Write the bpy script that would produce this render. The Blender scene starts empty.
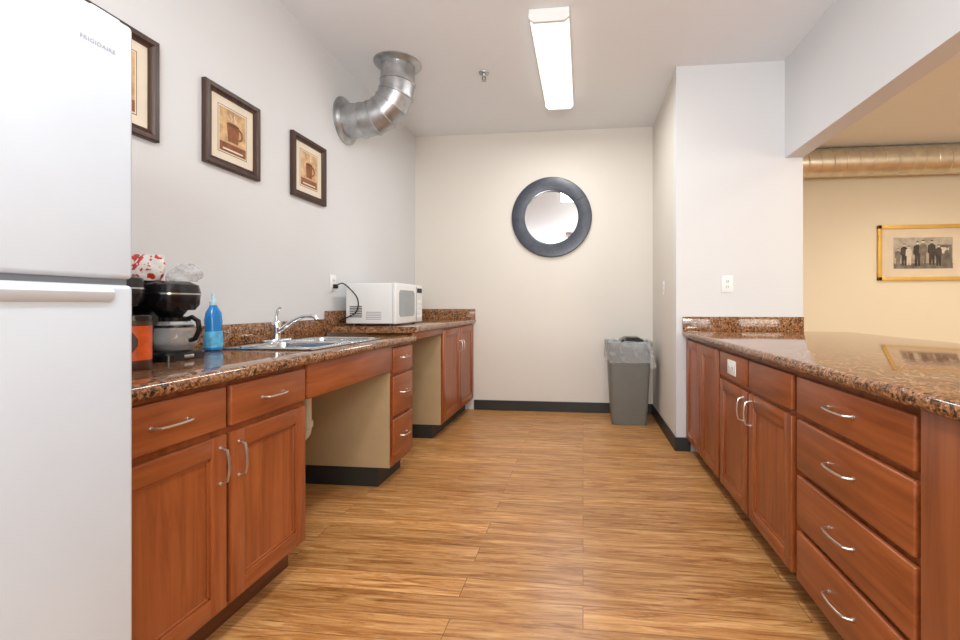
import bpy, bmesh, math, random
from mathutils import Vector, Matrix
random.seed(4)
scene = bpy.context.scene

# ------------------------------------------------------------------ helpers
def lin(c):
    out = []
    for v in c[:3]:
        v = v/255.0
        out.append(v/12.92 if v <= 0.04045 else ((v+0.055)/1.055)**2.4)
    return (out[0], out[1], out[2], 1.0)

def new_mat(name):
    m = bpy.data.materials.new(name)
    m.use_nodes = True
    nt = m.node_tree
    b = nt.nodes['Principled BSDF']
    return m, nt, b

def coords(nt, scale=(1, 1, 1), rot=(0, 0, 0)):
    tc = nt.nodes.new('ShaderNodeTexCoord')
    mp = nt.nodes.new('ShaderNodeMapping')
    mp.inputs['Scale'].default_value = scale
    mp.inputs['Rotation'].default_value = rot
    nt.links.new(tc.outputs['Object'], mp.inputs['Vector'])
    return mp.outputs['Vector']

def noise(nt, vec, scale, detail=4, rough=0.5, dist=0.0):
    n = nt.nodes.new('ShaderNodeTexNoise')
    n.inputs['Scale'].default_value = scale
    n.inputs['Detail'].default_value = detail
    n.inputs['Roughness'].default_value = rough
    n.inputs['Distortion'].default_value = dist
    nt.links.new(vec, n.inputs['Vector'])
    return n

def ramp(nt, fac, stops, interp='LINEAR'):
    r = nt.nodes.new('ShaderNodeValToRGB')
    r.color_ramp.interpolation = interp
    els = r.color_ramp.elements
    while len(els) > 1:
        els.remove(els[-1])
    els[0].position = stops[0][0]
    els[0].color = stops[0][1]
    for p, c in stops[1:]:
        e = els.new(p)
        e.color = c
    nt.links.new(fac, r.inputs['Fac'])
    return r

def mix(nt, a, b, fac, mode='MIX'):
    m = nt.nodes.new('ShaderNodeMix')
    m.data_type = 'RGBA'
    m.blend_type = mode
    for sock, val in ((m.inputs[6], a), (m.inputs[7], b), (m.inputs[0], fac)):
        if isinstance(val, (tuple, list, float, int)):
            sock.default_value = val
        else:
            nt.links.new(val, sock)
    return m.outputs[2]

def bump(nt, b, height, strength=0.2, dist=0.01):
    bp = nt.nodes.new('ShaderNodeBump')
    bp.inputs['Strength'].default_value = strength
    bp.inputs['Distance'].default_value = dist
    nt.links.new(height, bp.inputs['Height'])
    nt.links.new(bp.outputs['Normal'], b.inputs['Normal'])

def plain(name, col, rough=0.5, metal=0.0, var=0.04, nscale=8.0, **kw):
    m, nt, b = new_mat(name)
    v = coords(nt)
    n = noise(nt, v, nscale, 3)
    c = lin(col)
    lo = tuple(x*(1-var) for x in c[:3])+(1,)
    hi = tuple(min(1, x*(1+var)) for x in c[:3])+(1,)
    r = ramp(nt, n.outputs['Fac'], [(0.3, lo), (0.7, hi)])
    nt.links.new(r.outputs['Color'], b.inputs['Base Color'])
    b.inputs['Roughness'].default_value = rough
    b.inputs['Metallic'].default_value = metal
    for k, val in kw.items():
        b.inputs[k].default_value = val
    return m

def paint(name, col, rough=0.6):
    m, nt, b = new_mat(name)
    v = coords(nt)
    n = noise(nt, v, 1.3, 2)
    c = lin(col)
    lo = tuple(x*0.98 for x in c[:3])+(1,)
    r = ramp(nt, n.outputs['Fac'], [(0.3, lo), (0.7, c)])
    nt.links.new(r.outputs['Color'], b.inputs['Base Color'])
    b.inputs['Roughness'].default_value = rough
    n2 = noise(nt, v, 160, 2)
    bump(nt, b, n2.outputs['Fac'], 0.06, 0.003)
    return m

def wood(name, dark, mid, light, axis='Z', rough=0.33):
    m, nt, b = new_mat(name)
    sc = {'Z': (14, 14, 1.0), 'Y': (14, 1.0, 14), 'X': (1, 14, 14)}[axis]
    v = coords(nt, sc)
    n = noise(nt, v, 2.2, 6, 0.6, 0.6)
    r = ramp(nt, n.outputs['Fac'], [(0.25, lin(dark)), (0.5, lin(mid)), (0.75, lin(light))])
    v2 = coords(nt)
    n2 = noise(nt, v2, 3.0, 2)
    r2 = ramp(nt, n2.outputs['Fac'], [(0.3, (0.86, 0.86, 0.86, 1)), (0.7, (1, 1, 1, 1))])
    c = mix(nt, r.outputs['Color'], r2.outputs['Color'], 1.0, 'MULTIPLY')
    nt.links.new(c, b.inputs['Base Color'])
    b.inputs['Roughness'].default_value = rough
    return m

def granite(name):
    m, nt, b = new_mat(name)
    v = coords(nt)
    n1 = noise(nt, v, 30, 5, 0.7, 0.8)
    r1 = ramp(nt, n1.outputs['Fac'], [(0.28, lin((42, 32, 28))), (0.40, lin((98, 66, 44))),
                                      (0.50, lin((160, 108, 68))), (0.60, lin((186, 142, 102))), (0.72, lin((132, 76, 46)))])
    vo = nt.nodes.new('ShaderNodeTexVoronoi')
    vo.inputs['Scale'].default_value = 150
    nt.links.new(v, vo.inputs['Vector'])
    r2 = ramp(nt, vo.outputs['Color'], [(0.0, lin((24, 21, 21))), (0.32, lin((84, 60, 46))), (0.42, lin((152, 102, 66))),
                                        (0.68, lin((182, 132, 92))), (0.86, lin((206, 192, 174)))], 'CONSTANT')
    c = mix(nt, r1.outputs['Color'], r2.outputs['Color'], 0.55)
    n3 = noise(nt, v, 80, 4, 0.75)
    r3 = ramp(nt, n3.outputs['Fac'], [(0.41, (0.12, 0.11, 0.11, 1)), (0.47, (1, 1, 1, 1))])
    c = mix(nt, c, r3.outputs['Color'], 1.0, 'MULTIPLY')
    nt.links.new(c, b.inputs['Base Color'])
    b.inputs['Roughness'].default_value = 0.07
    b.inputs['IOR'].default_value = 1.55
    return m

def floor_mat():
    m, nt, b = new_mat('floor_wood_planks')
    v = coords(nt)
    br = nt.nodes.new('ShaderNodeTexBrick')
    br.offset = 0.37
    br.inputs['Scale'].default_value = 1.0
    br.inputs['Brick Width'].default_value = 1.22
    br.inputs['Row Height'].default_value = 0.115
    br.inputs['Mortar Size'].default_value = 0.0014
    br.inputs['Mortar Smooth'].default_value = 0.2
    br.inputs['Color1'].default_value = (0, 0, 0, 1)
    br.inputs['Color2'].default_value = (1, 1, 1, 1)
    br.inputs['Mortar'].default_value = (0.5, 0.5, 0.5, 1)
    nt.links.new(v, br.inputs['Vector'])
    sep = nt.nodes.new('ShaderNodeVectorMath')
    sep.operation = 'SCALE'
    sep.inputs['Scale'].default_value = 7.0
    nt.links.new(br.outputs['Color'], sep.inputs[0])
    def shifted(scale):
        add = nt.nodes.new('ShaderNodeVectorMath')
        add.operation = 'ADD'
        mp = coords(nt, scale)
        nt.links.new(mp, add.inputs[0])
        nt.links.new(sep.outputs[0], add.inputs[1])
        return add.outputs[0]
    n = noise(nt, shifted((1.7, 21, 1)), 1.7, 9, 0.70, 1.3)
    r = ramp(nt, n.outputs['Fac'], [(0.28, lin((118, 72, 34))), (0.41, lin((168, 113, 60))),
                                    (0.53, lin((198, 146, 90))), (0.68, lin((220, 176, 120)))])
    n2 = noise(nt, shifted((1.6, 42, 1)), 2.4, 6, 0.7, 1.2)
    st = ramp(nt, n2.outputs['Fac'], [(0.34, (0.40, 0.31, 0.23, 1)), (0.43, (1, 1, 1, 1))])
    c = mix(nt, r.outputs['Color'], st.outputs['Color'], 0.8, 'MULTIPLY')
    tint = ramp(nt, br.outputs['Color'], [(0.0, (0.80, 0.765, 0.71, 1)), (0.5, (0.93, 0.91, 0.88, 1)), (1.0, (1.06, 1.04, 1.0, 1))])
    c = mix(nt, c, tint.outputs['Color'], 1.0, 'MULTIPLY')
    mo = ramp(nt, br.outputs['Fac'], [(0.0, (1, 1, 1, 1)), (1.0, (0.42, 0.34, 0.27, 1))])
    c = mix(nt, c, mo.outputs['Color'], 1.0, 'MULTIPLY')
    nt.links.new(c, b.inputs['Base Color'])
    b.inputs['Roughness'].default_value = 0.34
    bump(nt, b, n.outputs['Fac'], 0.05, 0.004)
    return m

def emit(name, col, strength):
    m, nt, b = new_mat(name)
    b.inputs['Base Color'].default_value = lin(col)
    b.inputs['Emission Color'].default_value = lin(col)
    b.inputs['Emission Strength'].default_value = strength
    return m

def sheer(name, col, alpha, rough=0.15):
    m, nt, b = new_mat(name)
    b.inputs['Base Color'].default_value = lin(col)
    b.inputs['Roughness'].default_value = rough
    v = coords(nt)
    n = noise(nt, v, 25, 3)
    r = ramp(nt, n.outputs['Fac'], [(0.35, (alpha*0.7,)*3+(1,)), (0.65, (min(1, alpha*1.3),)*3+(1,))])
    nt.links.new(r.outputs['Color'], b.inputs['Alpha'])
    return m

M = {}
M['wall_cool'] = paint('paint_cool_grey', (217, 218, 219))
M['wall_warm'] = paint('paint_warm_beige', (219, 213, 203))
M['wall_cream'] = paint('paint_cream', (234, 226, 204))
M['ceiling'] = paint('ceiling_paint', (236, 239, 242))
M['floor'] = floor_mat()
M['cherry'] = wood('cherry_wood_vertical', (118, 59, 28), (151, 81, 41), (172, 99, 55), 'Z')
M['cherryh'] = wood('cherry_wood_horizontal', (118, 59, 28), (151, 81, 41), (172, 99, 55), 'Y')
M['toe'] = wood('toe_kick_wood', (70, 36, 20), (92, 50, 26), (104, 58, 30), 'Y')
M['tan'] = plain('tan_laminate', (180, 154, 116), 0.5)
M['granite'] = granite('polished_granite')
M['black_rubber'] = plain('black_vinyl_base', (42, 42, 40), 0.5)
M['nickel'] = plain('brushed_nickel', (215, 212, 206), 0.28, 1.0)
M['steel'] = plain('stainless_steel', (205, 207, 209), 0.22, 1.0)
M['chrome'] = plain('chrome', (225, 226, 228), 0.08, 1.0, 0.01)
M['galv'] = plain('galvanized_metal', (180, 182, 184), 0.34, 0.9, 0.2, 14)
M['galv_warm'] = plain('spiral_duct_metal', (218, 212, 196), 0.36, 0.85, 0.1, 10)
M['fridge'] = plain('white_enamel', (200, 209, 219), 0.22, 0, 0.01)
M['fridge_grey'] = plain('fridge_gasket_grey', (116, 120, 126), 0.5)
M['badge'] = plain('badge_grey', (150, 155, 162), 0.4)
M['white'] = plain('white_plastic', (236, 236, 234), 0.35, 0, 0.01)
M['offwhite'] = plain('microwave_white', (224, 225, 224), 0.35, 0, 0.01)
M['mwwin'] = plain('microwave_window', (150, 158, 160), 0.2, 0, 0.05)
M['black'] = plain('black_plastic', (22, 22, 24), 0.2, 0, 0.1)
M['darkslot'] = plain('dark_slot', (26, 26, 28), 0.6)
M['navy'] = plain('dark_slate_mosaic', (46, 51, 64), 0.3, 0, 0.25, 30)
M['navyline'] = plain('mosaic_grout', (30, 32, 40), 0.5)
M['mirror'] = plain('mirror_glass', (246, 248, 250), 0.02, 1.0, 0.0)
M['trash'] = plain('grey_plastic', (114, 114, 108), 0.45, 0, 0.05)
M['liner'] = sheer('clear_bin_liner', (200, 203, 204), 0.34, 0.25)
M['frame'] = wood('dark_walnut_frame', (44, 26, 18), (62, 38, 27), (80, 52, 38), 'Z', 0.4)
M['mat'] = plain('cream_mat_board', (224, 212, 192), 0.8)
M['art_bg'] = plain('art_tan', (202, 166, 122), 0.7, 0, 0.3, 24)
M['art_line'] = plain('art_brown_line', (100, 66, 44), 0.7)
M['art_dark'] = plain('art_brown', (138, 84, 52), 0.7, 0, 0.25, 30)
M['gold'] = plain('gold_frame', (226, 186, 92), 0.4, 0.3, 0.1)
M['photo_bg'] = plain('photo_grey', (178, 172, 158), 0.6, 0, 0.3, 14)
M['photo_dark'] = plain('photo_dark', (66, 62, 58), 0.6, 0, 0.5, 14)
M['photo_mid'] = plain('photo_mid', (120, 114, 104), 0.6, 0, 0.4, 14)
M['photo_light'] = plain('photo_light', (214, 206, 190), 0.6, 0, 0.1, 20)
M['lens'] = emit('fluorescent_lens', (255, 252, 240), 1.5)
M['warmlens'] = emit('warm_lamp_lens', (255, 236, 196), 3.0)
M['orange'] = plain('orange_label', (206, 84, 30), 0.35, 0, 0.25, 30)
M['brown'] = plain('coffee_brown', (70, 38, 24), 0.4)
M['blue'] = plain('blue_soap', (30, 128, 200), 0.15, 0, 0.05)
M['label'] = plain('soap_label', (90, 176, 220), 0.4, 0, 0.3, 50)
M['soapcap'] = plain('soap_cap', (190, 220, 236), 0.3)
M['pvc'] = plain('pvc_pipe', (214, 206, 184), 0.4)
M['coffee'] = plain('brewed_coffee', (30, 15, 8), 0.1)
M['smoke'] = sheer('clear_plastic', (225, 228, 230), 0.34)
m, nt, b = new_mat('printed_foil')
v = coords(nt)
n = noise(nt, v, 26, 2)
r = ramp(nt, n.outputs['Fac'], [(0.0, lin((196, 60, 44))), (0.38, lin((228, 224, 220))), (0.50, lin((226, 222, 216))), (0.54, lin((196, 52, 38))), (0.62, lin((120, 70, 50))), (0.66, lin((232, 228, 224)))], 'CONSTANT')
nt.links.new(r.outputs['Color'], b.inputs['Base Color'])
b.inputs['Roughness'].default_value = 0.28
M['foil'] = m
g, nt, b = new_mat('carafe_glass')
b.inputs['Base Color'].default_value = (0.75, 0.78, 0.8, 1)
b.inputs['Roughness'].default_value = 0.03
b.inputs['Alpha'].default_value = 0.28
M['glass'] = g

class B:
    """collects parts into one mesh object"""
    def __init__(self, name):
        self.name = name
        self.bm = bmesh.new()
        self.mats = []
    def mi(self, mat):
        if mat not in self.mats:
            self.mats.append(mat)
        return self.mats.index(mat)
    def merge(self, t, mat):
        i = self.mi(mat)
        bmesh.ops.recalc_face_normals(t, faces=t.faces[:])
        for f in t.faces:
            f.material_index = i
        me = bpy.data.meshes.new('tmp')
        t.to_mesh(me)
        self.bm.from_mesh(me)
        bpy.data.meshes.remove(me)
        t.free()
    def box(self, x0, x1, y0, y1, z0, z1, mat, bev=0.0, seg=2, mtx=None):
        t = bmesh.new()
        bmesh.ops.create_cube(t, size=1)
        for v in t.verts:
            v.co = Vector((x0+(v.co.x+.5)*(x1-x0), y0+(v.co.y+.5)*(y1-y0), z0+(v.co.z+.5)*(z1-z0)))
        if bev > 0:
            bmesh.ops.bevel(t, geom=t.edges[:], offset=bev, segments=seg, affect='EDGES', profile=0.5)
        if mtx is not None:
            bmesh.ops.transform(t, matrix=mtx, verts=t.verts)
        self.merge(t, mat)
    def rings(self, rings, mat, cap0=True, cap1=True, closed=True):
        t = bmesh.new()
        vr = [[t.verts.new(p) for p in r] for r in rings]
        n = len(vr[0])
        for a, b2 in zip(vr[:-1], vr[1:]):
            for i in range(n if closed else n-1):
                j = (i+1) % n
                t.faces.new((a[i], a[j], b2[j], b2[i]))
        if cap0:
            t.faces.new(list(reversed(vr[0])))
        if cap1:
            t.faces.new(vr[-1])
        self.merge(t, mat)
    def tube(self, pts, r, mat, seg=12, cap=True):
        pts = [Vector(p) for p in pts]
        rs = r if isinstance(r, (list, tuple)) else [r]*len(pts)
        rings = []
        prev = None
        for i, p in enumerate(pts):
            if i == 0: d = pts[1]-p
            elif i == len(pts)-1: d = p-pts[i-1]
            else: d = (pts[i+1]-p).normalized()+(p-pts[i-1]).normalized()
            d.normalize()
            if prev is None:
                up = Vector((0, 0, 1)) if abs(d.z) < 0.9 else Vector((1, 0, 0))
                a = d.cross(up).normalized()
            else:
                a = (prev-d*prev.dot(d)).normalized()
            prev = a
            c = d.cross(a)
            rings.append([p+(a*math.cos(2*math.pi*k/seg)+c*math.sin(2*math.pi*k/seg))*rs[i] for k in range(seg)])
        self.rings(rings, mat, cap, cap)
    def lathe(self, c, prof, mat, seg=32, cap0=True, cap1=True, axis='Z', sx=1.0, sy=1.0):
        rings = []
        for r, h in prof:
            ring = []
            for k in range(seg):
                a = 2*math.pi*k/seg
                x, y = r*math.cos(a)*sx, r*math.sin(a)*sy
                if axis == 'Z': p = (c[0]+x, c[1]+y, c[2]+h)
                elif axis == 'X': p = (c[0]+h, c[1]+x, c[2]+y)
                else: p = (c[0]+x, c[1]+h, c[2]+y)
                ring.append(Vector(p))
            rings.append(ring)
        self.rings(rings, mat, cap0, cap1)
    def prism(self, poly, axis, a0, a1, mat):
        def P(u, v, a):
            return {'X': (a, u, v), 'Y': (u, a, v), 'Z': (u, v, a)}[axis]
        self.rings([[Vector(P(u, v, a0)) for u, v in poly], [Vector(P(u, v, a1)) for u, v in poly]], mat)
    def done(self, loc=None, parent=None, sharp=35):
        for f in self.bm.faces:
            f.smooth = True
        for e in self.bm.edges:
            if len(e.link_faces) == 2:
                if e.calc_face_angle(0) > math.radians(sharp):
                    e.smooth = False
        me = bpy.data.meshes.new(self.name)
        self.bm.to_mesh(me)
        self.bm.free()
        for m in self.mats:
            me.materials.append(M[m])
        ob = bpy.data.objects.new(self.name, me)
        scene.collection.objects.link(ob)
        if parent: ob.parent = parent
        return ob

def rrect(cx, cy, hx, hy, r, z, n=5):
    pts = []
    for qx, qy, a0 in ((1, 1, 0), (-1, 1, 90), (-1, -1, 180), (1, -1, 270)):
        for k in range(n+1):
            a = math.radians(a0+90*k/n)
            pts.append(Vector((cx+qx*(hx-r)+r*math.cos(a), cy+qy*(hy-r)+r*math.sin(a), z)))
    return pts

# ------------------------------------------------------------------ dimensions
XL, YB, H = -1.738, 4.52, 2.82
XR, YP = 0.68, 3.40          # right wall plane, partition face
HX0, HX1, HZ = 1.437, 1.558, 2.122
ZS, ZR, ZC = 0.87, 0.925, 0.88

def shell(name, x0, x1, y0, y1, z0, z1, mat):
    o = B(name); o.box(x0, x1, y0, y1, z0, z1, mat); return o.done()
shell('floor', -1.9, 7.1, -2.6, 5.7, -0.1, 0, 'floor')
shell('ceiling', -1.9, 7.1, -2.6, 5.7, H, H+0.1, 'ceiling')
shell('wall_left', XL-0.1, XL, -2.6, YB+0.1, 0, H, 'wall_cool')
shell('wall_back', XL, XR+0.1, YB, YB+0.1, 0, H, 'wall_warm')
shell('wall_right', XR, XR+0.1, YP+0.1, YB, 0, H, 'wall_warm')
shell('wall_partition', XR, HX1, YP, YP+0.1, 0, H, 'wall_cool')
shell('wall_partition_side', HX1-0.1, HX1, YP+0.1, 5.6, 0, H, 'wall_cream')
shell('wall_header', HX0, HX1, -2.5, YP, HZ, H, 'wall_cool')
shell('wall_dining_back', HX1-0.1, 7.0, 5.6, 5.7, 0, H, 'wall_cream')
shell('wall_dining_right', 7.0, 7.1, -2.6, 5.7, 0, H, 'wall_cream')
shell('wall_front', -1.9, 7.0, -2.6, -2.5, 0, H, 'wall_cool')

def base(name, x0, x1, y0, y1):
    o = B(name); o.box(x0, x1, y0, y1, 0.0, 0.10, 'black_rubber', 0.002, 1); o.done()
base('baseboard_back', -1.11, XR-0.002, YB-0.012, YB-0.001)
base('baseboard_right', XR-0.012, XR-0.001, YP-0.012, YB-0.014)
base('baseboard_partition', XR-0.001, XR+0.1, YP-0.012, YP-0.001)

# ------------------------------------------------------------------ cabinet parts
def door(o, side, xf, y0, y1, z0, z1, rail=0.058):
    s = side
    def bx(xa, xb, *a, **k):
        o.box(min(xa, xb), max(xa, xb), *a, **k)
    bx(xf-s*0.020, xf-s*0.011, y0+.004, y1-.004, z0+.004, z1-.004, 'cherry')
    bx(xf-s*0.020, xf, y0, y0+rail, z0, z1, 'cherry', bev=0.003)
    bx(xf-s*0.020, xf, y1-rail, y1, z0, z1, 'cherry', bev=0.003)
    bx(xf-s*0.020, xf-s*.0005, y0+rail-.001, y1-rail+.001, z0, z0+rail, 'cherryh', bev=0.003)
    bx(xf-s*0.020, xf-s*.0005, y0+rail-.001, y1-rail+.001, z1-rail, z1, 'cherryh', bev=0.003)
    r = rail; w = 0.009
    bx(xf-s*.013, xf-s*.006, y0+r, y0+r+w, z0+r, z1-r, 'cherry', bev=0.002)
    bx(xf-s*.013, xf-s*.006, y1-r-w, y1-r, z0+r, z1-r, 'cherry', bev=0.002)
    bx(xf-s*.013, xf-s*.006, y0+r, y1-r, z0+r, z0+r+w, 'cherryh', bev=0.002)
    bx(xf-s*.013, xf-s*.006, y0+r, y1-r, z1-r-w, z1-r, 'cherryh', bev=0.002)

def drawer(o, side, xf, y0, y1, z0, z1):
    a, b2 = sorted((xf-side*0.020, xf))
    o.box(a, b2, y0, y1, z0, z1, 'cherryh', 0.006, 3)

def pull(o, side, xf, y, z, horiz=True, L=0.11):
    prof = [(-1, 0.0), (-0.97, 0.012), (-0.86, 0.024), (-0.5, 0.029), (0, 0.031), (0.5, 0.029), (0.86, 0.024), (0.97, 0.012), (1, 0.0)]
    pts = []
    for t, out in prof:
        a = t*L/2
        if horiz: pts.append((xf+side*out, y+a, z))
        else: pts.append((xf+side*out, y, z+a))
    o.tube(pts, 0.0038, 'nickel', 8)
    for t in (-1, 1):
        a = t*L/2
        c = (xf, y+a, z) if horiz else (xf, y, z+a)
        o.tube([(c[0]-side*.001, c[1], c[2]), (c[0]+side*.004, c[1], c[2])], 0.006, 'nickel', 10)

FX = -1.11
bx0 = XL+0.002
CY0 = 0.885
# ---- left sink run
o = B('sink_base_cabinet')
o.box(bx0, FX-0.02, CY0, 1.72, 0.11, ZS-0.041, 'cherry')
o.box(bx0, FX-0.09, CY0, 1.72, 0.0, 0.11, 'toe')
drawer(o, 1, FX, 0.895, 1.297, 0.685, 0.815)
drawer(o, 1, FX, 1.315, 1.700, 0.685, 0.815)
door(o, 1, FX, 0.895, 1.297, 0.125, 0.665)
door(o, 1, FX, 1.315, 1.700, 0.125, 0.665)
pull(o, 1, FX, 1.10, 0.75); pull(o, 1, FX, 1.507, 0.75)
pull(o, 1, FX, 1.27, 0.575, False); pull(o, 1, FX, 1.345, 0.575, False)
o.done()
o = B('sink_apron_panel')
o.box(FX-0.022, FX-0.004, 1.722, 2.534, 0.685, ZS-0.041, 'cherryh', 0.002)
o.done()
o = B('drawer_base_cabinet')
o.box(bx0, FX-0.02, 2.54, 2.86, 0.11, ZS-0.041, 'cherry')
o.box(bx0, FX-0.021, 2.536, 2.541, 0.11, ZS-0.041, 'tan')
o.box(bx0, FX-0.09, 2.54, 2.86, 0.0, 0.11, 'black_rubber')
o.box(FX-0.145, FX-0.089, 2.536, 2.5405, 0.0, 0.11, 'black_rubber')
o.box(bx0, FX-0.09, 2.533, 2.541, 0.0, 0.10, 'black_rubber')
for z0, z1 in ((0.665, 0.815), (0.41, 0.645), (0.135, 0.39)):
    drawer(o, 1, FX, 2.555, 2.845, z0, z1)
    pull(o, 1, FX, 2.70, (z0+z1)/2+0.01, True, 0.1)
o.done()
o = B('trim_1')
o.box(bx0, bx0+0.006, 1.722, 2.532, 0.10, 0.66, 'tan')
o.box(bx0, bx0+0.010, 1.722, 2.532, 0.0, 0.10, 'black_rubber')
o.done()

# ---- raised run at the back
o = B('corner_base_cabinet')
Y0 = 3.50
o.box(bx0, FX-0.02, Y0, YB-0.013, 0.11, ZR-0.041, 'cherry')
o.box(bx0, FX-0.021, Y0-0.004, Y0, 0.11, ZR-0.041, 'tan')
o.box(bx0, FX-0.09, Y0-0.006, YB-0.013, 0.0, 0.11, 'black_rubber')
door(o, 1, FX, Y0+0.01, 3.995, 0.125, ZR-0.055)
door(o, 1, FX, 4.01, 4.495, 0.125, ZR-0.055)
pull(o, 1, FX, 3.965, 0.70, False, 0.1); pull(o, 1, FX, 4.04, 0.70, False, 0.1)
o.box(FX-0.022, FX-0.004, 2.875, Y0, ZR-0.085, ZR-0.041, 'cherryh', 0.002)
o.done()
o = B('trim_2')
o.box(bx0, bx0+0.006, 2.87, Y0-0.008, 0.10, 0.8, 'tan')
o.box(bx0, bx0+0.010, 2.87, Y0-0.008, 0.0, 0.10, 'black_rubber')
o.done()

def nose(xe, s, zt, th, xin):
    r = th/2*0.8
    pts = [(xin, zt-th), (xe-s*r, zt-th)]
    for k in range(1, 8):
        a = -math.pi/2+math.pi*k/8
        pts.append((xe-s*r+s*r*math.cos(a), zt-th/2+th/2*math.sin(a)))
    pts += [(xe-s*r, zt), (xin, zt)]
    return pts

SX0, SX1, SY0, SY1 = -1.64, -1.175, 1.85, 2.53     # sink outer rim
o = B('granite_countertop')
cy0, cy1 = 0.885, 2.865
o.prism(nose(-1.09, 1, ZS, 0.04, SX1-0.015), 'Y', cy0, cy1, 'granite')
o.box(bx0, SX1-0.015, cy0, SY0+0.015, ZS-0.04, ZS, 'granite')
o.box(bx0, SX1-0.015, SY1-0.015, cy1, ZS-0.04, ZS, 'granite')
o.box(bx0, SX0+0.015, SY0+0.015, SY1-0.015, ZS-0.04, ZS, 'granite')
o.box(bx0, bx0+0.02, cy0, cy1, ZS+0.0005, ZS+0.105, 'granite', 0.002)
o.done()
o = B('granite_worktop')
o.prism(nose(-1.09, 1, ZR, 0.04, bx0), 'Y', 2.867, YB-0.002, 'granite')
o.box(bx0, bx0+0.02, 2.867, YB-0.002, ZR+0.0005, ZR+0.105, 'granite', 0.002)
o.box(bx0+0.02, -1.095, YB-0.022, YB-0.002, ZR+0.0005, ZR+0.105, 'granite', 0.002)
o.done()

# ---- sink
o = B('double_bowl_sink')
zt = ZS+0.001
RH = 0.006
def bowl(x0, x1, y0, y1):
    cx, cy, hx, hy = (x0+x1)/2, (y0+y1)/2, (x1-x0)/2, (y1-y0)/2
    rg = [rrect(cx, cy, hx+.010, hy+.010, 0.056, zt+RH-.002), rrect(cx, cy, hx+.006, hy+.006, 0.053, zt+RH+.005), rrect(cx, cy, hx, hy, 0.05, zt+RH), rrect(cx, cy, hx-.004, hy-.004, 0.05, zt-0.010),
          rrect(cx, cy, hx-.012, hy-.012, 0.05, zt-0.15), rrect(cx, cy, hx-.05, hy-.05, 0.03, zt-0.175)]
    o.rings(rg, 'steel', False, True)
    o.lathe((cx, cy, zt-0.1745), [(0.04, 0), (0.04, 0.002), (0.02, 0.0005)], 'darkslot', 20, False, True)
ym = (SY0+SY1)/2
b1 = (SX0+0.085, SX1-0.022, SY0+0.022, ym-0.018)
b2_ = (SX0+0.085, SX1-0.022, ym+0.018, SY1-0.022)
bowl(*b1); bowl(*b2_)
for (x0, x1, y0, y1) in ((SX0, b1[0]+.002, SY0, SY1), (b1[1]-.002, SX1, SY0, SY1), (b1[0]-.01, b1[1]+.01, SY0, b1[2]+.002),
                         (b1[0]-.01, b1[1]+.01, b1[3]-.002, b2_[2]+.002), (b1[0]-.01, b1[1]+.01, b2_[3]-.002, SY1)):
    o.box(x0, x1, y0, y1, zt, zt+RH, 'steel', 0.002)
for bb in (b1, b2_):
    for sx_, sy_ in ((0, 2), (0, 3), (1, 2), (1, 3)):
        cxn, cyn = bb[sx_], bb[sy_]
        ix = 1 if sx_ == 0 else -1
        iy = 1 if sy_ == 2 else -1
        pc = (cxn+ix*.05, cyn+iy*.05)
        poly = [(cxn-ix*.004, cyn-iy*.004)]
        for k in range(7):
            a = math.pi/2*k/6
            poly.append((pc[0]-ix*.05*math.sin(a), pc[1]-iy*.05*math.cos(a)))
        o.prism(poly, 'Z', zt+.001, zt+RH-.0003, 'steel')
o.done()

o = B('sink_faucet')
fx, fy, fz = -1.60, 2.20, ZS+0.008
o.rings([rrect(fx, fy, 0.028, 0.105, 0.027, fz), rrect(fx, fy, 0.028, 0.105, 0.027, fz+0.01), rrect(fx, fy, 0.02, 0.095, 0.019, fz+0.014)], 'chrome')
o.lathe((fx, fy, fz+.012), [(0.024, 0), (0.021, 0.05), (0.023, 0.075), (0.021, 0.09), (0.012, 0.10)], 'chrome', 24)
sp = []
for k in range(11):
    t = k/10
    sp.append((fx+0.012+0.195*t, fy+0.01*t, fz+0.05+0.085*math.sin(t*math.pi*0.60)))
sp.append((sp[-1][0]+0.010, sp[-1][1], sp[-1][2]-0.016))
o.tube(sp, [0.012]*4+[0.010]*7+[0.010], 'chrome', 14)
o.tube([(fx, fy, fz+0.10), (fx-0.002, fy, fz+0.135), (fx+0.006, fy, fz+0.165), (fx+0.022, fy, fz+0.178)], [0.011, 0.008, 0.007, 0.008], 'chrome', 12)
o.done()

o = B('drain_pipe')
px, py = -1.35, 2.08
o.tube([(px, py, 0.69), (px, py, 0.46)], 0.02, 'pvc', 16)
o.tube([(px, py, 0.66), (px, py, 0.62)], 0.027, 'pvc', 16)
o.tube([(px, py, 0.50), (px, py, 0.47)], 0.027, 'pvc', 16)
tr = [(px-0.05+0.05*math.cos(a), py, 0.46-0.05*math.sin(a)) for a in [math.pi*k/10 for k in range(11)]]
o.tube(tr, 0.02, 'pvc', 16)
o.tube([(px-.1, py, 0.46), (px-.1, py, 0.50), (px-.115, py, 0.515), (XL+0.012, py, 0.525)], 0.02, 'pvc', 16)
o.done()

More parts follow.
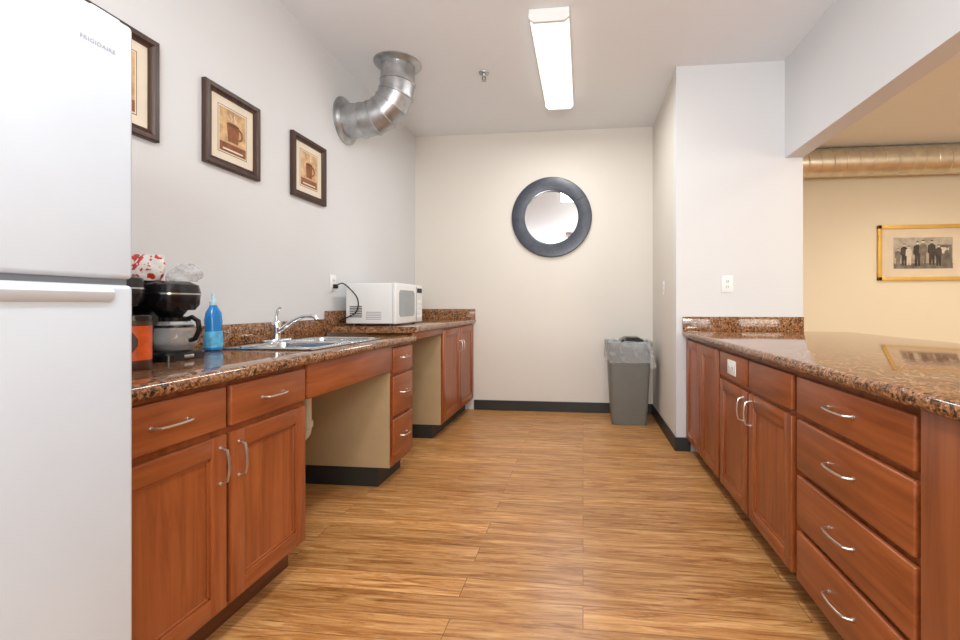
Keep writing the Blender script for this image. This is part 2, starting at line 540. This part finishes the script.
# ---- right peninsula
RX = 0.745
o = B('peninsula_cabinet')
o.box(RX+0.02, 1.36, 0.30, YP-0.014, 0.10, ZC-0.041, 'cherry')
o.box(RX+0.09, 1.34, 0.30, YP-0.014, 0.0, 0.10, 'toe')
o.box(1.36, 1.375, 0.30, YP-0.014, 0.0, ZC-0.041, 'tan')
for z0, z1 in ((0.69, 0.82), (0.495, 0.67), (0.30, 0.475), (0.105, 0.28)):
    drawer(o, -1, RX, 1.108, 1.675, z0, z1)
    pull(o, -1, RX, 1.40, (z0+z1)/2+0.005, True, 0.125)
drawer(o, -1, RX, 1.715, 2.135, 0.69, 0.82)
drawer(o, -1, RX, 2.165, 2.565, 0.69, 0.82)
door(o, -1, RX, 1.715, 2.135, 0.105, 0.67)
door(o, -1, RX, 2.165, 2.565, 0.105, 0.67)
pull(o, -1, RX, 2.105, 0.585, False, 0.11); pull(o, -1, RX, 2.195, 0.585, False, 0.11)
door(o, -1, RX, 2.605, 2.985, 0.105, 0.82)
door(o, -1, RX, 3.000, 3.375, 0.105, 0.82)
o.box(RX+0.001, RX+0.02, 0.30, 1.090, 0.10, ZC-0.042, 'cherry', 0.002)
o.box(RX-0.005, RX, 2.30, 2.42, 0.718, 0.792, 'white', 0.002)
for yy in (2.335, 2.385):
    o.lathe((RX-0.0052, yy, 0.755), [(0.017, 0), (0.016, -0.002)], 'offwhite', 16, False, True, 'X')
    o.box(RX-0.0076, RX-0.0070, yy-0.006, yy-0.004, 0.750, 0.760, 'darkslot')
    o.box(RX-0.0076, RX-0.0070, yy+0.004, yy+0.006, 0.750, 0.760, 'darkslot')
o.done()
o = B('granite_peninsula_top')
o.prism(nose(0.722, -1, ZC, 0.04, 1.85), 'Y', 0.28, YP-0.002, 'granite')
o.box(0.724, HX1-.002, YP-0.022, YP-0.002, ZC+0.0005, ZC+0.105, 'granite', 0.002)
o.done()

# ------------------------------------------------------------------ refrigerator
o = B('refrigerator')
fx0, fx1, fy0, fy1, ftop = XL+0.03, -0.96, 0.12, 0.868, 1.665
o.box(fx0, fx1-0.075, fy0+.004, fy1-.004, 0.03, ftop-0.005, 'fridge', 0.008)
o.box(fx1-0.078, fx1-0.068, fy0+.012, fy1-.012, 0.09, ftop-0.012, 'fridge_grey')
o.box(fx1-0.07, fx1, fy0, fy1, 1.124, ftop, 'fridge', 0.010, 4)
o.box(fx1-0.07, fx1, fy0, fy1, 0.10, 1.112, 'fridge', 0.010, 4)
prof = [(0, 0.0), (0.010, 0.003), (0.015, 0.010), (0.012, 0.022), (0.004, 0.030), (0, 0.032)]
o.prism([(fx1-0.003+a, 1.106-b3) for a, b3 in prof], 'Y', fy0+0.03, fy1-0.05, 'fridge')
o.box(fx1-0.066, fx1-0.01, fy0+0.01, fy1-0.008, 1.110, 1.126, 'fridge_grey')
o.box(fx1-0.10, fx1-0.03, fy0+.02, fy1-.02, 0.02, 0.095, 'fridge_grey', 0.004)
o.box(fx1-0.09, fx1-0.02, fy1-0.07, fy1-0.01, ftop-0.002, ftop+0.012, 'fridge', 0.004)
for xx in (fx0+.08, fx1-.15):
    for yy in (fy0+.08, fy1-.08):
        o.lathe((xx, yy, 0), [(0.025, 0), (0.025, 0.032)], 'black', 12)
fr = o.done()
cu = bpy.data.curves.new('badge', 'FONT')
cu.body = 'FRIGIDAIRE'; cu.size = 0.0115; cu.extrude = 0.0002
cu.space_character = 1.15
tb = bpy.data.objects.new('badge', cu)
tb.location = (fx1+0.0004, 0.762, 1.586)
tb.rotation_euler = (math.pi/2, 0, math.pi/2)
cu.materials.append(M['badge'])
scene.collection.objects.link(tb)
tb.parent = fr

# ------------------------------------------------------------------ microwave
o = B('microwave_oven')
x0, x1, y0, y1, z0, z1 = -1.655, -1.285, 2.99, 3.50, ZR+0.014, 1.225
o.box(x0, x1-0.03, y0+.003, y1-.003, z0, z1-.002, 'offwhite', 0.008, 3)
o.box(x1-0.03, x1, y0, y1, z0-.002, z1, 'offwhite', 0.008, 3)
o.rings([[Vector((x1+e, p.x, p.y)) for p in rrect(y0+0.195, (z0+z1)/2, 0.145-i, 0.095-i, 0.03, 0)] for e, i in ((0, 0), (0.002, 0.002))], 'mwwin', False, True)
o.box(x1-.001, x1+.0008, y0+0.378, y0+0.382, z0+.01, z1-.01, 'darkslot')
o.box(x1, x1+.002, y0+0.395, y1-.015, z1-.06, z1-.025, 'darkslot')
for i in range(4):
    for j in range(3):
        yy = y0+0.40+j*0.032; zz = z0+0.03+i*0.038
        o.box(x1, x1+.0025, yy, yy+.024, zz, zz+.026, 'white', 0.001, 1)
for i in range(7):
    o.box(x0+0.03, x0+0.12, y0+.0015, y0+.0035, z0+0.045+i*0.012, z0+0.051+i*0.012, 'darkslot')
for i in range(5):
    o.box(x0+0.15, x0+0.26, y0+.0015, y0+.0035, z0+0.03+i*0.012, z0+0.0345+i*0.012, 'mwwin')
for xx in (x0+.04, x1-.06):
    for yy in (y0+.04, y1-.04):
        o.lathe((xx, yy, ZR+0.0005), [(0.014, 0), (0.014, 0.015)], 'black', 12)
o.done()

def outlet_x(name, xw, s, y, z):
    o = B(name)
    a, b3 = sorted((xw+s*.001, xw+s*.006))
    o.box(a, b3, y-.036, y+.036, z-.058, z+.058, 'white', 0.002)
    for zz in (z-.02, z+.02):
        o.lathe((xw+s*.006, y, zz), [(0.016, 0), (0.015, s*0.002)], 'offwhite', 16, False, True, 'X')
        for dy in (-.006, .006):
            o.box(xw+min(s*.0078, s*.0086), xw+max(s*.0078, s*.0086), y+dy-.001, y+dy+.001, zz-.005, zz+.005, 'darkslot')
    return o.done()
outlet_x('wall_outlet', XL, 1, 2.97, 1.222)
outlet_x('wall_outlet', XR, -1, 3.90, 1.215)
o = B('wall_outlet')
ox, oz, oy = 1.04, 1.222, YP
o.box(ox-.04, ox+.04, oy-.006, oy-.001, oz-.06, oz+.06, 'white', 0.002)
for zz in (oz-.02, oz+.02):
    o.lathe((ox, oy-.006, zz), [(0.017, 0), (0.016, -0.002)], 'offwhite', 16, False, True, 'Y')
    for dx in (-.006, .006):
        o.box(ox+dx-.0012, ox+dx+.0012, oy-.0088, oy-.0078, zz-.006, zz+.006, 'darkslot')
o.done()
o = B('power_cord')
o.box(XL+0.009, XL+0.035, 2.955, 2.985, 1.185, 1.215, 'black', 0.004)
pts = []
ctrl = [Vector((XL+.03, 2.96, 1.20)), Vector((XL+.12, 2.90, 1.215)), Vector((XL+.20, 2.93, 1.12)), Vector((XL+.17, 2.97, 1.02)), Vector((XL+.05, 2.975, 0.96)), Vector((XL+.06, 3.05, 0.955))]
for i in range(len(ctrl)-1):
    p0 = ctrl[max(i-1, 0)]; p1 = ctrl[i]; p2 = ctrl[i+1]; p3 = ctrl[min(i+2, len(ctrl)-1)]
    for k in range(6):
        t = k/6
        pts.append(0.5*((2*p1)+(-p0+p2)*t+(2*p0-5*p1+4*p2-p3)*t*t+(-p0+3*p1-3*p2+p3)*t**3))
pts.append(ctrl[-1])
o.tube(pts, 0.0045, 'black', 8)
o.done()

# ------------------------------------------------------------------ coffee makers
def coffee_maker(cx, cy, hgt=0.30, carafe=True):
    o = B('coffee_maker')
    z = ZS+0.001
    hx = 0.105
    o.rings([rrect(cx, cy, hx, 0.085, 0.03, z), rrect(cx, cy, hx, 0.085, 0.03, z+0.022), rrect(cx, cy, hx-.007, 0.078, 0.026, z+0.03)], 'black')
    o.lathe((cx+0.035, cy, z+0.03), [(0.062, 0), (0.062, 0.004), (0.05, 0.005)], 'darkslot', 28)
    o.box(cx-hx+.003, cx-0.045, cy-0.08, cy+0.08, z+0.02, z+hgt-0.07, 'black', 0.012, 3)
    o.rings([rrect(cx, cy, hx-.014, 0.072, 0.05, z+hgt-0.105), rrect(cx, cy, hx-.004, 0.082, 0.05, z+hgt-0.085),
             rrect(cx, cy, hx, 0.086, 0.055, z+hgt-0.04), rrect(cx, cy, hx-.006, 0.08, 0.05, z+hgt-0.012), rrect(cx, cy, hx-.03, 0.056, 0.03, z+hgt)], 'black')
    o.rings([rrect(cx, cy, hx+.001, 0.087, 0.055, z+hgt-0.048), rrect(cx, cy, hx+.001, 0.087, 0.055, z+hgt-0.043)], 'steel')
    o.lathe((cx+0.03, cy, z+hgt-0.13), [(0.035, 0), (0.055, 0.03)], 'black', 28)
    o.box(cx+hx-.003, cx+hx+.001, cy-.02, cy+.02, z+.007, z+.019, 'steel', .001)
    if carafe:
        c = (cx+0.052, cy-.004, z+0.0355)
        o.lathe(c, [(0.052, 0), (0.060, 0.012), (0.064, 0.045), (0.057, 0.085), (0.045, 0.108), (0.045, 0.115)], 'glass', 32, True, False)
        o.lathe(c, [(0.050, 0.003), (0.058, 0.012), (0.060, 0.022)], 'coffee', 32)
        o.lathe(c, [(0.047, 0.104), (0.048, 0.118), (0.03, 0.122)], 'black', 28)
        o.lathe(c, [(0.0585, 0.082), (0.0575, 0.090)], 'black', 28, False, False)
        o.tube([(c[0]+0.044, c[1], c[2]+0.110), (c[0]+0.072, c[1]-.004, c[2]+0.120), (c[0]+0.098, c[1]-.006, c[2]+0.106), (c[0]+0.104, c[1]-.006, c[2]+0.075),
                (c[0]+0.086, c[1]-.004, c[2]+0.042), (c[0]+0.062, c[1], c[2]+0.035)], 0.0085, 'black', 10)
    return o.done()
coffee_maker(-1.535, 1.495, 0.285)
coffee_maker(-1.56, 1.30, 0.30, False)

o = B('coffee_canister')
c = (-1.385, 1.245, ZS+.001)
o.lathe(c, [(0.046, 0), (0.048, 0.004), (0.048, 0.03)], 'brown', 28, True, False)
o.lathe(c, [(0.0485, 0.03), (0.0485, 0.135)], 'orange', 28, False, False)
o.lathe(c, [(0.048, 0.135), (0.048, 0.15)], 'brown', 28, False, False)
o.lathe(c, [(0.050, 0.15), (0.050, 0.165), (0.046, 0.168)], 'black', 28)
lab = []
for hh in (0.055, 0.075, 0.095, 0.115):
    w = {0.055: .35, 0.075: .6, 0.095: .6, 0.115: .35}[hh]
    lab.append([Vector((c[0]+.0492*math.cos(-1.05+w*t), c[1]+.0492*math.sin(-1.05+w*t), c[2]+hh)) for t in [-1+2*k/10 for k in range(11)]])
o.rings(lab, 'brown', False, False, closed=False)
o.done()

def bag(name, c, sx, sy, h, rot, lean=0.0):
    o = B(name)
    rings = []
    N = 14
    for k in range(N+1):
        t = k/N
        w = sx*(0.86+0.22*math.sin(math.pi*t)) * (1.0 if t < .9 else 1.04)
        d = sy*max(0.07, math.sin(math.pi*(0.35+0.62*t))**0.8)
        ring = []
        for i in range(28):
            a = 2*math.pi*i/28
            cr = 1+.09*math.sin(5*a+k*1.1)+.06*math.sin(9*a-k*2.0)
            p = Vector((w*math.cos(a)*(1+.03*math.sin(4*a+k))+lean*t, d*math.sin(a)*cr, h*t+(0.005*math.sin(6*a+k) if 0 < k else 0)))
            p.rotate(Matrix.Rotation(rot, 3, 'Z'))
            ring.append(p+Vector(c))
        rings.append(ring)
    o.rings(rings, 'foil')
    return o.done(sharp=70)
ht = ZS+0.001
bag('snack_bag', (-1.565, 1.445, ht+0.286), 0.070, 0.024, 0.090, 0.12, 0.012)
bag('snack_bag', (-1.575, 1.30, ht+0.301), 0.07, 0.032, 0.085, 0.25, 0.01)
o = B('clear_plastic_bag')
rg = []
for k in range(11):
    t = k/10
    R_ = 0.048*(math.sin(math.pi*(0.25+0.68*t))**0.7)+.004
    rg.append([Vector((-1.495+.025*t+R_*math.cos(a)*1.2*(1+.16*math.sin(5*a+k*1.3)), 1.532+R_*math.sin(a)*.75*(1+.16*math.sin(4*a+k)), ht+0.2865+0.062*t+(.005*math.sin(3*a+k) if k else 0)))
               for a in [2*math.pi*i/24 for i in range(24)]])
o.rings(rg, 'smoke')
o.done(sharp=60)

o = B('dish_soap_bottle')
c = (-1.605, 1.80, ZS+.001)
prof = [(0.030, 0.0), (0.038, 0.006), (0.040, 0.05), (0.034, 0.09), (0.038, 0.13), (0.033, 0.165), (0.018, 0.19), (0.014, 0.2)]
o.lathe(c, prof, 'blue', 28, sx=0.8, sy=1.0)
o.lathe(c, [(0.0400, 0.015), (0.0412, 0.05), (0.0355, 0.085)], 'label', 28, False, False, sx=0.8, sy=1.0)
o.lathe(c, [(0.016, 0.198), (0.016, 0.216), (0.008, 0.220), (0.007, 0.242), (0.009, 0.244), (0.006, 0.250)], 'soapcap', 20)
o.done()

# ------------------------------------------------------------------ pictures, left wall
def coffee_picture(y0, y1, z0, z1, v):
    o = B('framed_coffee_print')
    xw = XL+0.002
    w = 0.040
    x1_ = xw+0.025
    def frame_side(pts):
        (oa, ob), (ia, ib) = pts
        r = []
        for (p, q) in ((oa, ia), (ob, ib)):
            P = lambda t, x: Vector((x, p[0]+(q[0]-p[0])*t, p[1]+(q[1]-p[1])*t))
            r.append([P(0, xw), P(0, x1_-.004), P(0.12, x1_), P(0.55, x1_), P(0.65, x1_-.005), P(1, x1_-.010), P(1, xw)])
        o.rings(r, 'frame')
    O = [(y0, z0), (y1, z0), (y1, z1), (y0, z1)]
    I = [(y0+w, z0+w), (y1-w, z0+w), (y1-w, z1-w), (y0+w, z1-w)]
    for k in range(4):
        j = (k+1) % 4
        frame_side(((O[k], O[j]), (I[k], I[j])))
    o.box(xw, xw+0.008, y0+w-.002, y1-w+.002, z0+w-.002, z1-w+.002, 'mat')
    m = 0.092
    ay0, ay1, az0, az1 = y0+m, y1-m, z0+m-.005, z1-m+.005
    o.box(xw+.008, xw+.0085, ay0-.009, ay1+.009, az0-.009, az1+.009, 'art_line')
    o.box(xw+.0085, xw+.0088, ay0-.006, ay1+.006, az0-.006, az1+.006, 'mat')
    o.box(xw+.0088, xw+.0095, ay0, ay1, az0, az1, 'art_bg')
    X = xw+.0095
    cy = (ay0+ay1)/2; cz = az0+(az1-az0)*0.50
    def fl(poly, mat, lay):
        o.prism(poly, 'X', X+lay*.0004, X+lay*.0004+.0004, mat)
    o.box(X, X+.0004, ay0, ay1, az0, az0+0.045, 'art_dark')
    hw = 0.040 if v != 2 else 0.034
    hh = 0.050
    body = [(cy-hw*0.8, cz-hh), (cy+hw*0.8, cz-hh), (cy+hw, cz+hh*0.7)]
    body += [(cy+hw*math.cos(a), cz+hh*0.7+hw*0.28*math.sin(a)) for a in [math.pi*k/10 for k in range(1, 10)]]
    body += [(cy-hw, cz+hh*0.7)]
    fl(body, 'art_dark', 1)
    fl([(cy+hw*0.86*math.cos(a), cz+hh*0.7+hw*0.2*math.sin(a)) for a in [2*math.pi*k/20 for k in range(20)]], 'art_line', 2)
    hp = [Vector((X+.001, cy+hw*0.9+0.022*math.sin(a), cz+0.026*math.cos(a))) for a in [math.pi*k/10 for k in range(11)]]
    o.tube(hp, 0.0045, 'art_dark', 6)
    for k in range(2):
        st = [Vector((X+.0008, cy-.012+.024*k+.006*math.sin(t*1.3+k), cz+hh+.005+t*.008)) for t in range(5)]
        o.tube(st, 0.0014, 'mat', 5)
    o.box(X, X+.0008, ay0+.02, ay1-.02, az0+.010, az0+.018, 'mat')
    return o.done()
coffee_picture(1.290, 1.655, 1.73, 2.135, 0)
coffee_picture(1.880, 2.232, 1.73, 2.115, 1)
coffee_picture(2.505, 2.855, 1.73, 2.115, 2)

# ------------------------------------------------------------------ round mirror
o = B('round_wall_mirror')
mx, mz = -0.315, 1.95
yw = YB-0.001
o.lathe((mx, yw, mz), [(0.40, 0), (0.402, -0.024), (0.395, -0.034), (0.285, -0.040), (0.268, -0.034), (0.268, 0)], 'navy', 72, False, False, 'Y')
tl = math.radians(3.0)
def gp(r, a, off):
    x, z = r*math.cos(a), r*math.sin(a)
    return Vector((mx+x, yw-0.018+off+z*math.sin(tl), mz+z*math.cos(tl)))
seg = 72
o.rings([[gp(0.2685, 2*math.pi*k/seg, .001) for k in range(seg)], [gp(0.2684, 2*math.pi*k/seg, 0) for k in range(seg)], [gp(0.001, 2*math.pi*k/seg, 0) for k in range(seg)]], 'mirror', False, True)
for k in range(14):
    a = 2*math.pi*k/14+0.1
    p0 = Vector((mx+0.285*math.cos(a), yw-0.0398, mz+0.285*math.sin(a)))
    p1 = Vector((mx+0.394*math.cos(a), yw-0.0338, mz+0.394*math.sin(a)))
    o.tube([p0, p1], 0.0014, 'navyline', 5)
o.done()

# ------------------------------------------------------------------ ducts
o = B('elbow_duct')
dy, dz, dxc = 3.135, 2.42, -1.335
R = 0.120
rad = 0.26
path = [Vector((XL+.004, dy, dz)), Vector((dxc-rad, dy, dz))]
N = 5
for k in range(1, N):
    a = (math.pi/2)*k/N
    path.append(Vector((dxc-rad+rad*math.sin(a), dy, dz+rad-rad*math.cos(a))))
path += [Vector((dxc, dy, dz+rad)), Vector((dxc, dy, H-.003))]
seg = 40
def ringat(p, d, r):
    d = d.normalized()
    a = Vector((0, 1, 0)); c2 = d.cross(a)
    return [p+(a*math.cos(2*math.pi*k/seg)+c2*math.sin(2*math.pi*k/seg))*r for k in range(seg)]
dirs = []
for i, p in enumerate(path):
    if i == 0: d = path[1]-p
    elif i == len(path)-1: d = p-path[i-1]
    else: d = (path[i+1]-p).normalized()+(p-path[i-1]).normalized()
    dirs.append(d.normalized())
for i in range(len(path)-1):
    o.rings([ringat(path[i], dirs[i], R), ringat(path[i+1], dirs[i+1], R)], 'galv', False, False)
for i in range(1, len(path)-1):
    d = dirs[i]
    o.rings([ringat(path[i]-d*.008, d, R-.001), ringat(path[i]-d*.005, d, R+.006), ringat(path[i]+d*.005, d, R+.006), ringat(path[i]+d*.008, d, R-.001)], 'galv', False, False)
o.lathe((XL+.001, dy, dz), [(0.168, 0), (0.168, 0.006), (0.14, 0.012), (0.121, 0.03)], 'galv', 48, False, False, 'X')
o.lathe((dxc, dy, H-.001), [(0.168, 0), (0.168, -0.006), (0.14, -0.010), (0.121, -0.025)], 'galv', 48, False, False, 'Z')
o.done()

o = B('spiral_duct')
dr, dyc, dzc = 0.155, 5.36, H-0.163
x0, x1 = HX1+.002, 6.99
o.lathe((x0, dyc, dzc), [(dr, 0), (dr, x1-x0)], 'galv_warm', 48, True, True, 'X')
pts = []
pitch = 0.13
n = int((x1-x0-0.1)/pitch*20)
for k in range(n):
    a = 2*math.pi*k/20
    pts.append((x0+0.05+pitch*k/20, dyc+(dr+.001)*math.cos(a), dzc+(dr+.001)*math.sin(a)))
o.tube(pts, 0.0065, 'galv_warm', 6)
o.done()

# ------------------------------------------------------------------ ceiling fixtures
def fluoro(cx, y0, y1, w=0.24):
    o = B('fluorescent_ceiling_light')
    o.box(cx-w/2, cx+w/2, y0, y1, H-0.03, H-0.001, 'white', 0.003)
    poly = [(cx-w/2+.004, H-.03), (cx-w/2+.006, H-.055), (cx-w/2+.03, H-.075), (cx+w/2-.03, H-.075), (cx+w/2-.006, H-.055), (cx+w/2-.004, H-.03)]
    o.prism(poly, 'Y', y0+.02, y1-.02, 'lens')
    for a, b3 in ((y0, y0+.02), (y1-.02, y1)):
        poly2 = [(cx-w/2, H-.03), (cx-w/2, H-.057), (cx-w/2+.028, H-.08), (cx+w/2-.028, H-.08), (cx+w/2, H-.057), (cx+w/2, H-.03)]
        o.prism(poly2, 'Y', a, b3, 'white')
    o.done()
    L = bpy.data.lights.new('fluorescent_lamp', 'AREA')
    L.shape = 'RECTANGLE'; L.size = w-.04; L.size_y = y1-y0-.05
    L.energy = 24
    L.color = (0.98, 0.99, 1.0)
    ob = bpy.data.objects.new('fluorescent_lamp', L)
    ob.location = (cx, (y0+y1)/2, H-0.085)
    scene.collection.objects.link(ob)
fluoro(-0.20, 2.64, 3.86)
fluoro(-0.20, -0.6, 0.62)  # unseen second fixture, added as fill light above the camera

o = B('sprinkler_head')
c = (-0.742, 3.33, H-.001)
o.lathe(c, [(0.038, 0), (0.036, -0.006), (0.016, -0.01), (0.012, -0.03), (0.006, -0.034)], 'galv', 24)
o.tube([(c[0]-.010, c[1], c[2]-.03), (c[0]-.014, c[1], c[2]-.045), (c[0], c[1], c[2]-.058)], 0.003, 'darkslot', 6)
o.tube([(c[0]+.010, c[1], c[2]-.03), (c[0]+.014, c[1], c[2]-.045), (c[0], c[1], c[2]-.058)], 0.003, 'darkslot', 6)
o.lathe((c[0], c[1], c[2]-.058), [(0.018, 0), (0.018, -0.002)], 'galv', 16)
o.done()

def downlight(x, y):
    o = B('recessed_downlight')
    o.lathe((x, y, H-.001), [(0.095, 0), (0.093, -0.012), (0.07, -0.014), (0.068, -0.006)], 'white', 32, False, False)
    o.lathe((x, y, H-.001), [(0.07, -.006), (0.0001, -.0065)], 'warmlens', 32, False, False)
    o.done()
    L = bpy.data.lights.new('warm_lamp', 'SPOT')
    L.spot_size = math.radians(150); L.spot_blend = 0.6
    L.energy = 74; L.color = (1.0, 0.88, 0.69); L.shadow_soft_size = 0.07
    ob = bpy.data.objects.new('warm_lamp', L)
    ob.location = (x, y, H-.03)
    scene.collection.objects.link(ob)
downlight(2.72, 2.72)
downlight(3.72, 4.10)
downlight(5.2, 3.6)
downlight(4.6, 1.0)
downlight(2.8, 0.2)

# ------------------------------------------------------------------ framed photograph in dining room
o = B('framed_picture')
yw = 5.5995
def fb(x0, x1, z0, z1, d0, d1, mat, bev=0):
    o.box(x0, x1, yw-d1, yw-d0, z0, z1, mat, bev)
X0, X1, Z0, Z1 = 3.37, 4.33, 1.35, 1.985
w = 0.042
fb(X0, X1, Z0, Z0+w, 0, .03, 'gold', .004); fb(X0, X1, Z1-w, Z1, 0, .03, 'gold', .004)
fb(X0, X0+w, Z0, Z1, 0, .03, 'gold', .004); fb(X1-w, X1, Z0, Z1, 0, .03, 'gold', .004)
fb(X0+.01, X1-.01, Z0+.01, Z1-.01, 0.001, .012, 'mat')
px0, px1, pz0, pz1 = 3.54, 4.16, 1.485, 1.84
fb(px0, px1, pz0, pz1, .012, .0135, 'photo_bg')
fb(px0, px1, pz0, pz0+.06, .0135, .0138, 'photo_mid')
o.prism([(3.98, pz0+.05), (4.15, pz0+.05), (4.15, pz0+.27), (4.02, pz0+.27), (3.98, pz0+.18)], 'Y', yw-.0142, yw-.0138, 'photo_mid')
o.prism([(4.02, pz0+.17), (4.12, pz0+.17), (4.12, pz0+.24), (4.035, pz0+.24)], 'Y', yw-.0146, yw-.0142, 'photo_light')
def person(cx, zb, h, mat, lay):
    P = [(-.10, 0), (-.02, 0), (0, .3), (.03, 0), (.10, 0), (.11, .45), (.15, .55), (.13, .80), (.05, .85), (.05, .88), (-.05, .88), (-.05, .85), (-.14, .80), (-.16, .5), (-.10, .45)]
    d = .015+lay*.0005
    o.prism([(cx+a*h, zb+b3*h) for a, b3 in P], 'Y', yw-d-.0004, yw-d, mat)
    o.prism([(cx+.055*h*math.cos(a), zb+h*.93+.07*h*math.sin(a)) for a in [2*math.pi*k/12 for k in range(12)]], 'Y', yw-d-.0004, yw-d, 'photo_light')
    o.prism([(cx+.06*h*math.cos(a), zb+h*.96+.05*h*math.sin(a)) for a in [math.pi*k/8 for k in range(9)]], 'Y', yw-d-.0008, yw-d-.0004, 'photo_dark')
for i, (cx, h, m_) in enumerate(((3.585, .20, 'photo_mid'), (3.65, .25, 'photo_dark'), (3.70, .22, 'photo_light'), (3.79, .28, 'photo_dark'), (3.85, .29, 'photo_mid'), (3.94, .28, 'photo_dark'), (4.01, .24, 'photo_dark'), (4.10, .20, 'photo_mid'))):
    person(cx, pz0+.03+(i % 3)*.006, h, m_, i*.5)
o.done()

# ------------------------------------------------------------------ trash can
o = B('trash_can')
tx, ty = 0.41, 4.20
o.rings([rrect(tx, ty, .150, .13, .03, 0.001), rrect(tx, ty, .155, .135, .03, .02), rrect(tx, ty, .190, .17, .035, .70),
         rrect(tx, ty, .200, .18, .038, .70), rrect(tx, ty, .202, .182, .038, .735), rrect(tx, ty, .192, .172, .035, .735),
         rrect(tx, ty, .148, .128, .03, .03)], 'trash', True, True)
rg = []
for (g_, z, amp) in ((-.03, .55, .003), (-.014, .70, .002), (-.004, .742, .002), (.008, .750, .002), (.013, .73, .003), (.013, .68, .004), (.014, .62, .005), (.017, .575, .007)):
    base_r = rrect(tx, ty, .192+g_, .172+g_, .04, z, 8)
    rr = []
    for i, p in enumerate(base_r):
        wv = math.sin(i*2.3)*amp
        dirv = Vector((p.x-tx, p.y-ty, 0)).normalized()
        rr.append(p+dirv*wv+Vector((0, 0, (math.sin(i*0.9)*.018 if z < .6 and g_ > 0 else math.sin(i*1.1)*.003))))
    rg.append(rr)
o.rings(rg, 'liner', False, False)
o.tube([(tx+.12, ty-.185, .745), (tx+.155, ty-.20, .72), (tx+.175, ty-.205, .66), (tx+.19, ty-.205, .58), (tx+.20, ty-.20, .52)], [.010, .020, .014, .024, .03], 'liner', 10, False)
o.rings([rrect(tx+.03, ty, .10, .12, .03, .738), rrect(tx+.03, ty, .10, .12, .03, .756), rrect(tx+.03, ty, .06, .09, .03, .78)], 'black')
o.done(sharp=60)

# ------------------------------------------------------------------ invented window frame and fill lamps behind the camera
o = B('added_window_1')
wy = -2.499
for (a, b3, c3, d3) in ((-0.95, 1.35, 0.75, 0.83), (-0.95, 1.35, 2.32, 2.40), (-0.95, -0.87, 0.75, 2.40), (1.27, 1.35, 0.75, 2.40), (0.17, 0.23, 0.8, 2.35)):
    o.box(a, b3, wy, wy+.04, c3, d3, 'white', .004)
o.done()
def area(name, loc, rot, sx, sy, e, col):
    L = bpy.data.lights.new(name, 'AREA'); L.shape = 'RECTANGLE'; L.size = sx; L.size_y = sy; L.energy = e; L.color = col
    ob = bpy.data.objects.new(name, L); ob.location = loc; ob.rotation_euler = rot
    scene.collection.objects.link(ob)
    return ob
area('room_fill_light', (0.2, -2.44, 1.58), (math.radians(90), 0, 0), 2.1, 1.45, 60, (0.96, 0.985, 1.0))  # added fill lamp placed in the invented window frame
area('dining_fill_light', (4.2, -2.44, 1.58), (math.radians(90), 0, 0), 2.6, 1.5, 95, (1.0, 0.95, 0.85))  # added warm fill for the dining room, no window modelled there
# added fill lamp behind camera, aimed at ceiling and tilted into the room
area('ceiling_fill_light', (0.1, -0.7, 1.75), (math.radians(180-38), 0, 0), 0.6, 0.6, 56, (0.94, 0.975, 1.0))

w = bpy.data.worlds.new('World'); scene.world = w; w.use_nodes = True
w.node_tree.nodes['Background'].inputs[0].default_value = (0.8, 0.85, 0.9, 1)
w.node_tree.nodes['Background'].inputs[1].default_value = 0.4

# ------------------------------------------------------------------ camera
cam = bpy.data.cameras.new('camera')
cam.sensor_width = 36
cam.lens = 450/960*36
cam.shift_x = -53/960
cam.shift_y = -15/960
cam.clip_start = 0.02
co = bpy.data.objects.new('camera', cam)
co.location = (0, 0, 1.07)
co.rotation_euler = (math.radians(90), 0, math.radians(6.34))
scene.collection.objects.link(co)
scene.camera = co
scene.view_settings.view_transform = 'Standard'
scene.view_settings.look = 'None'
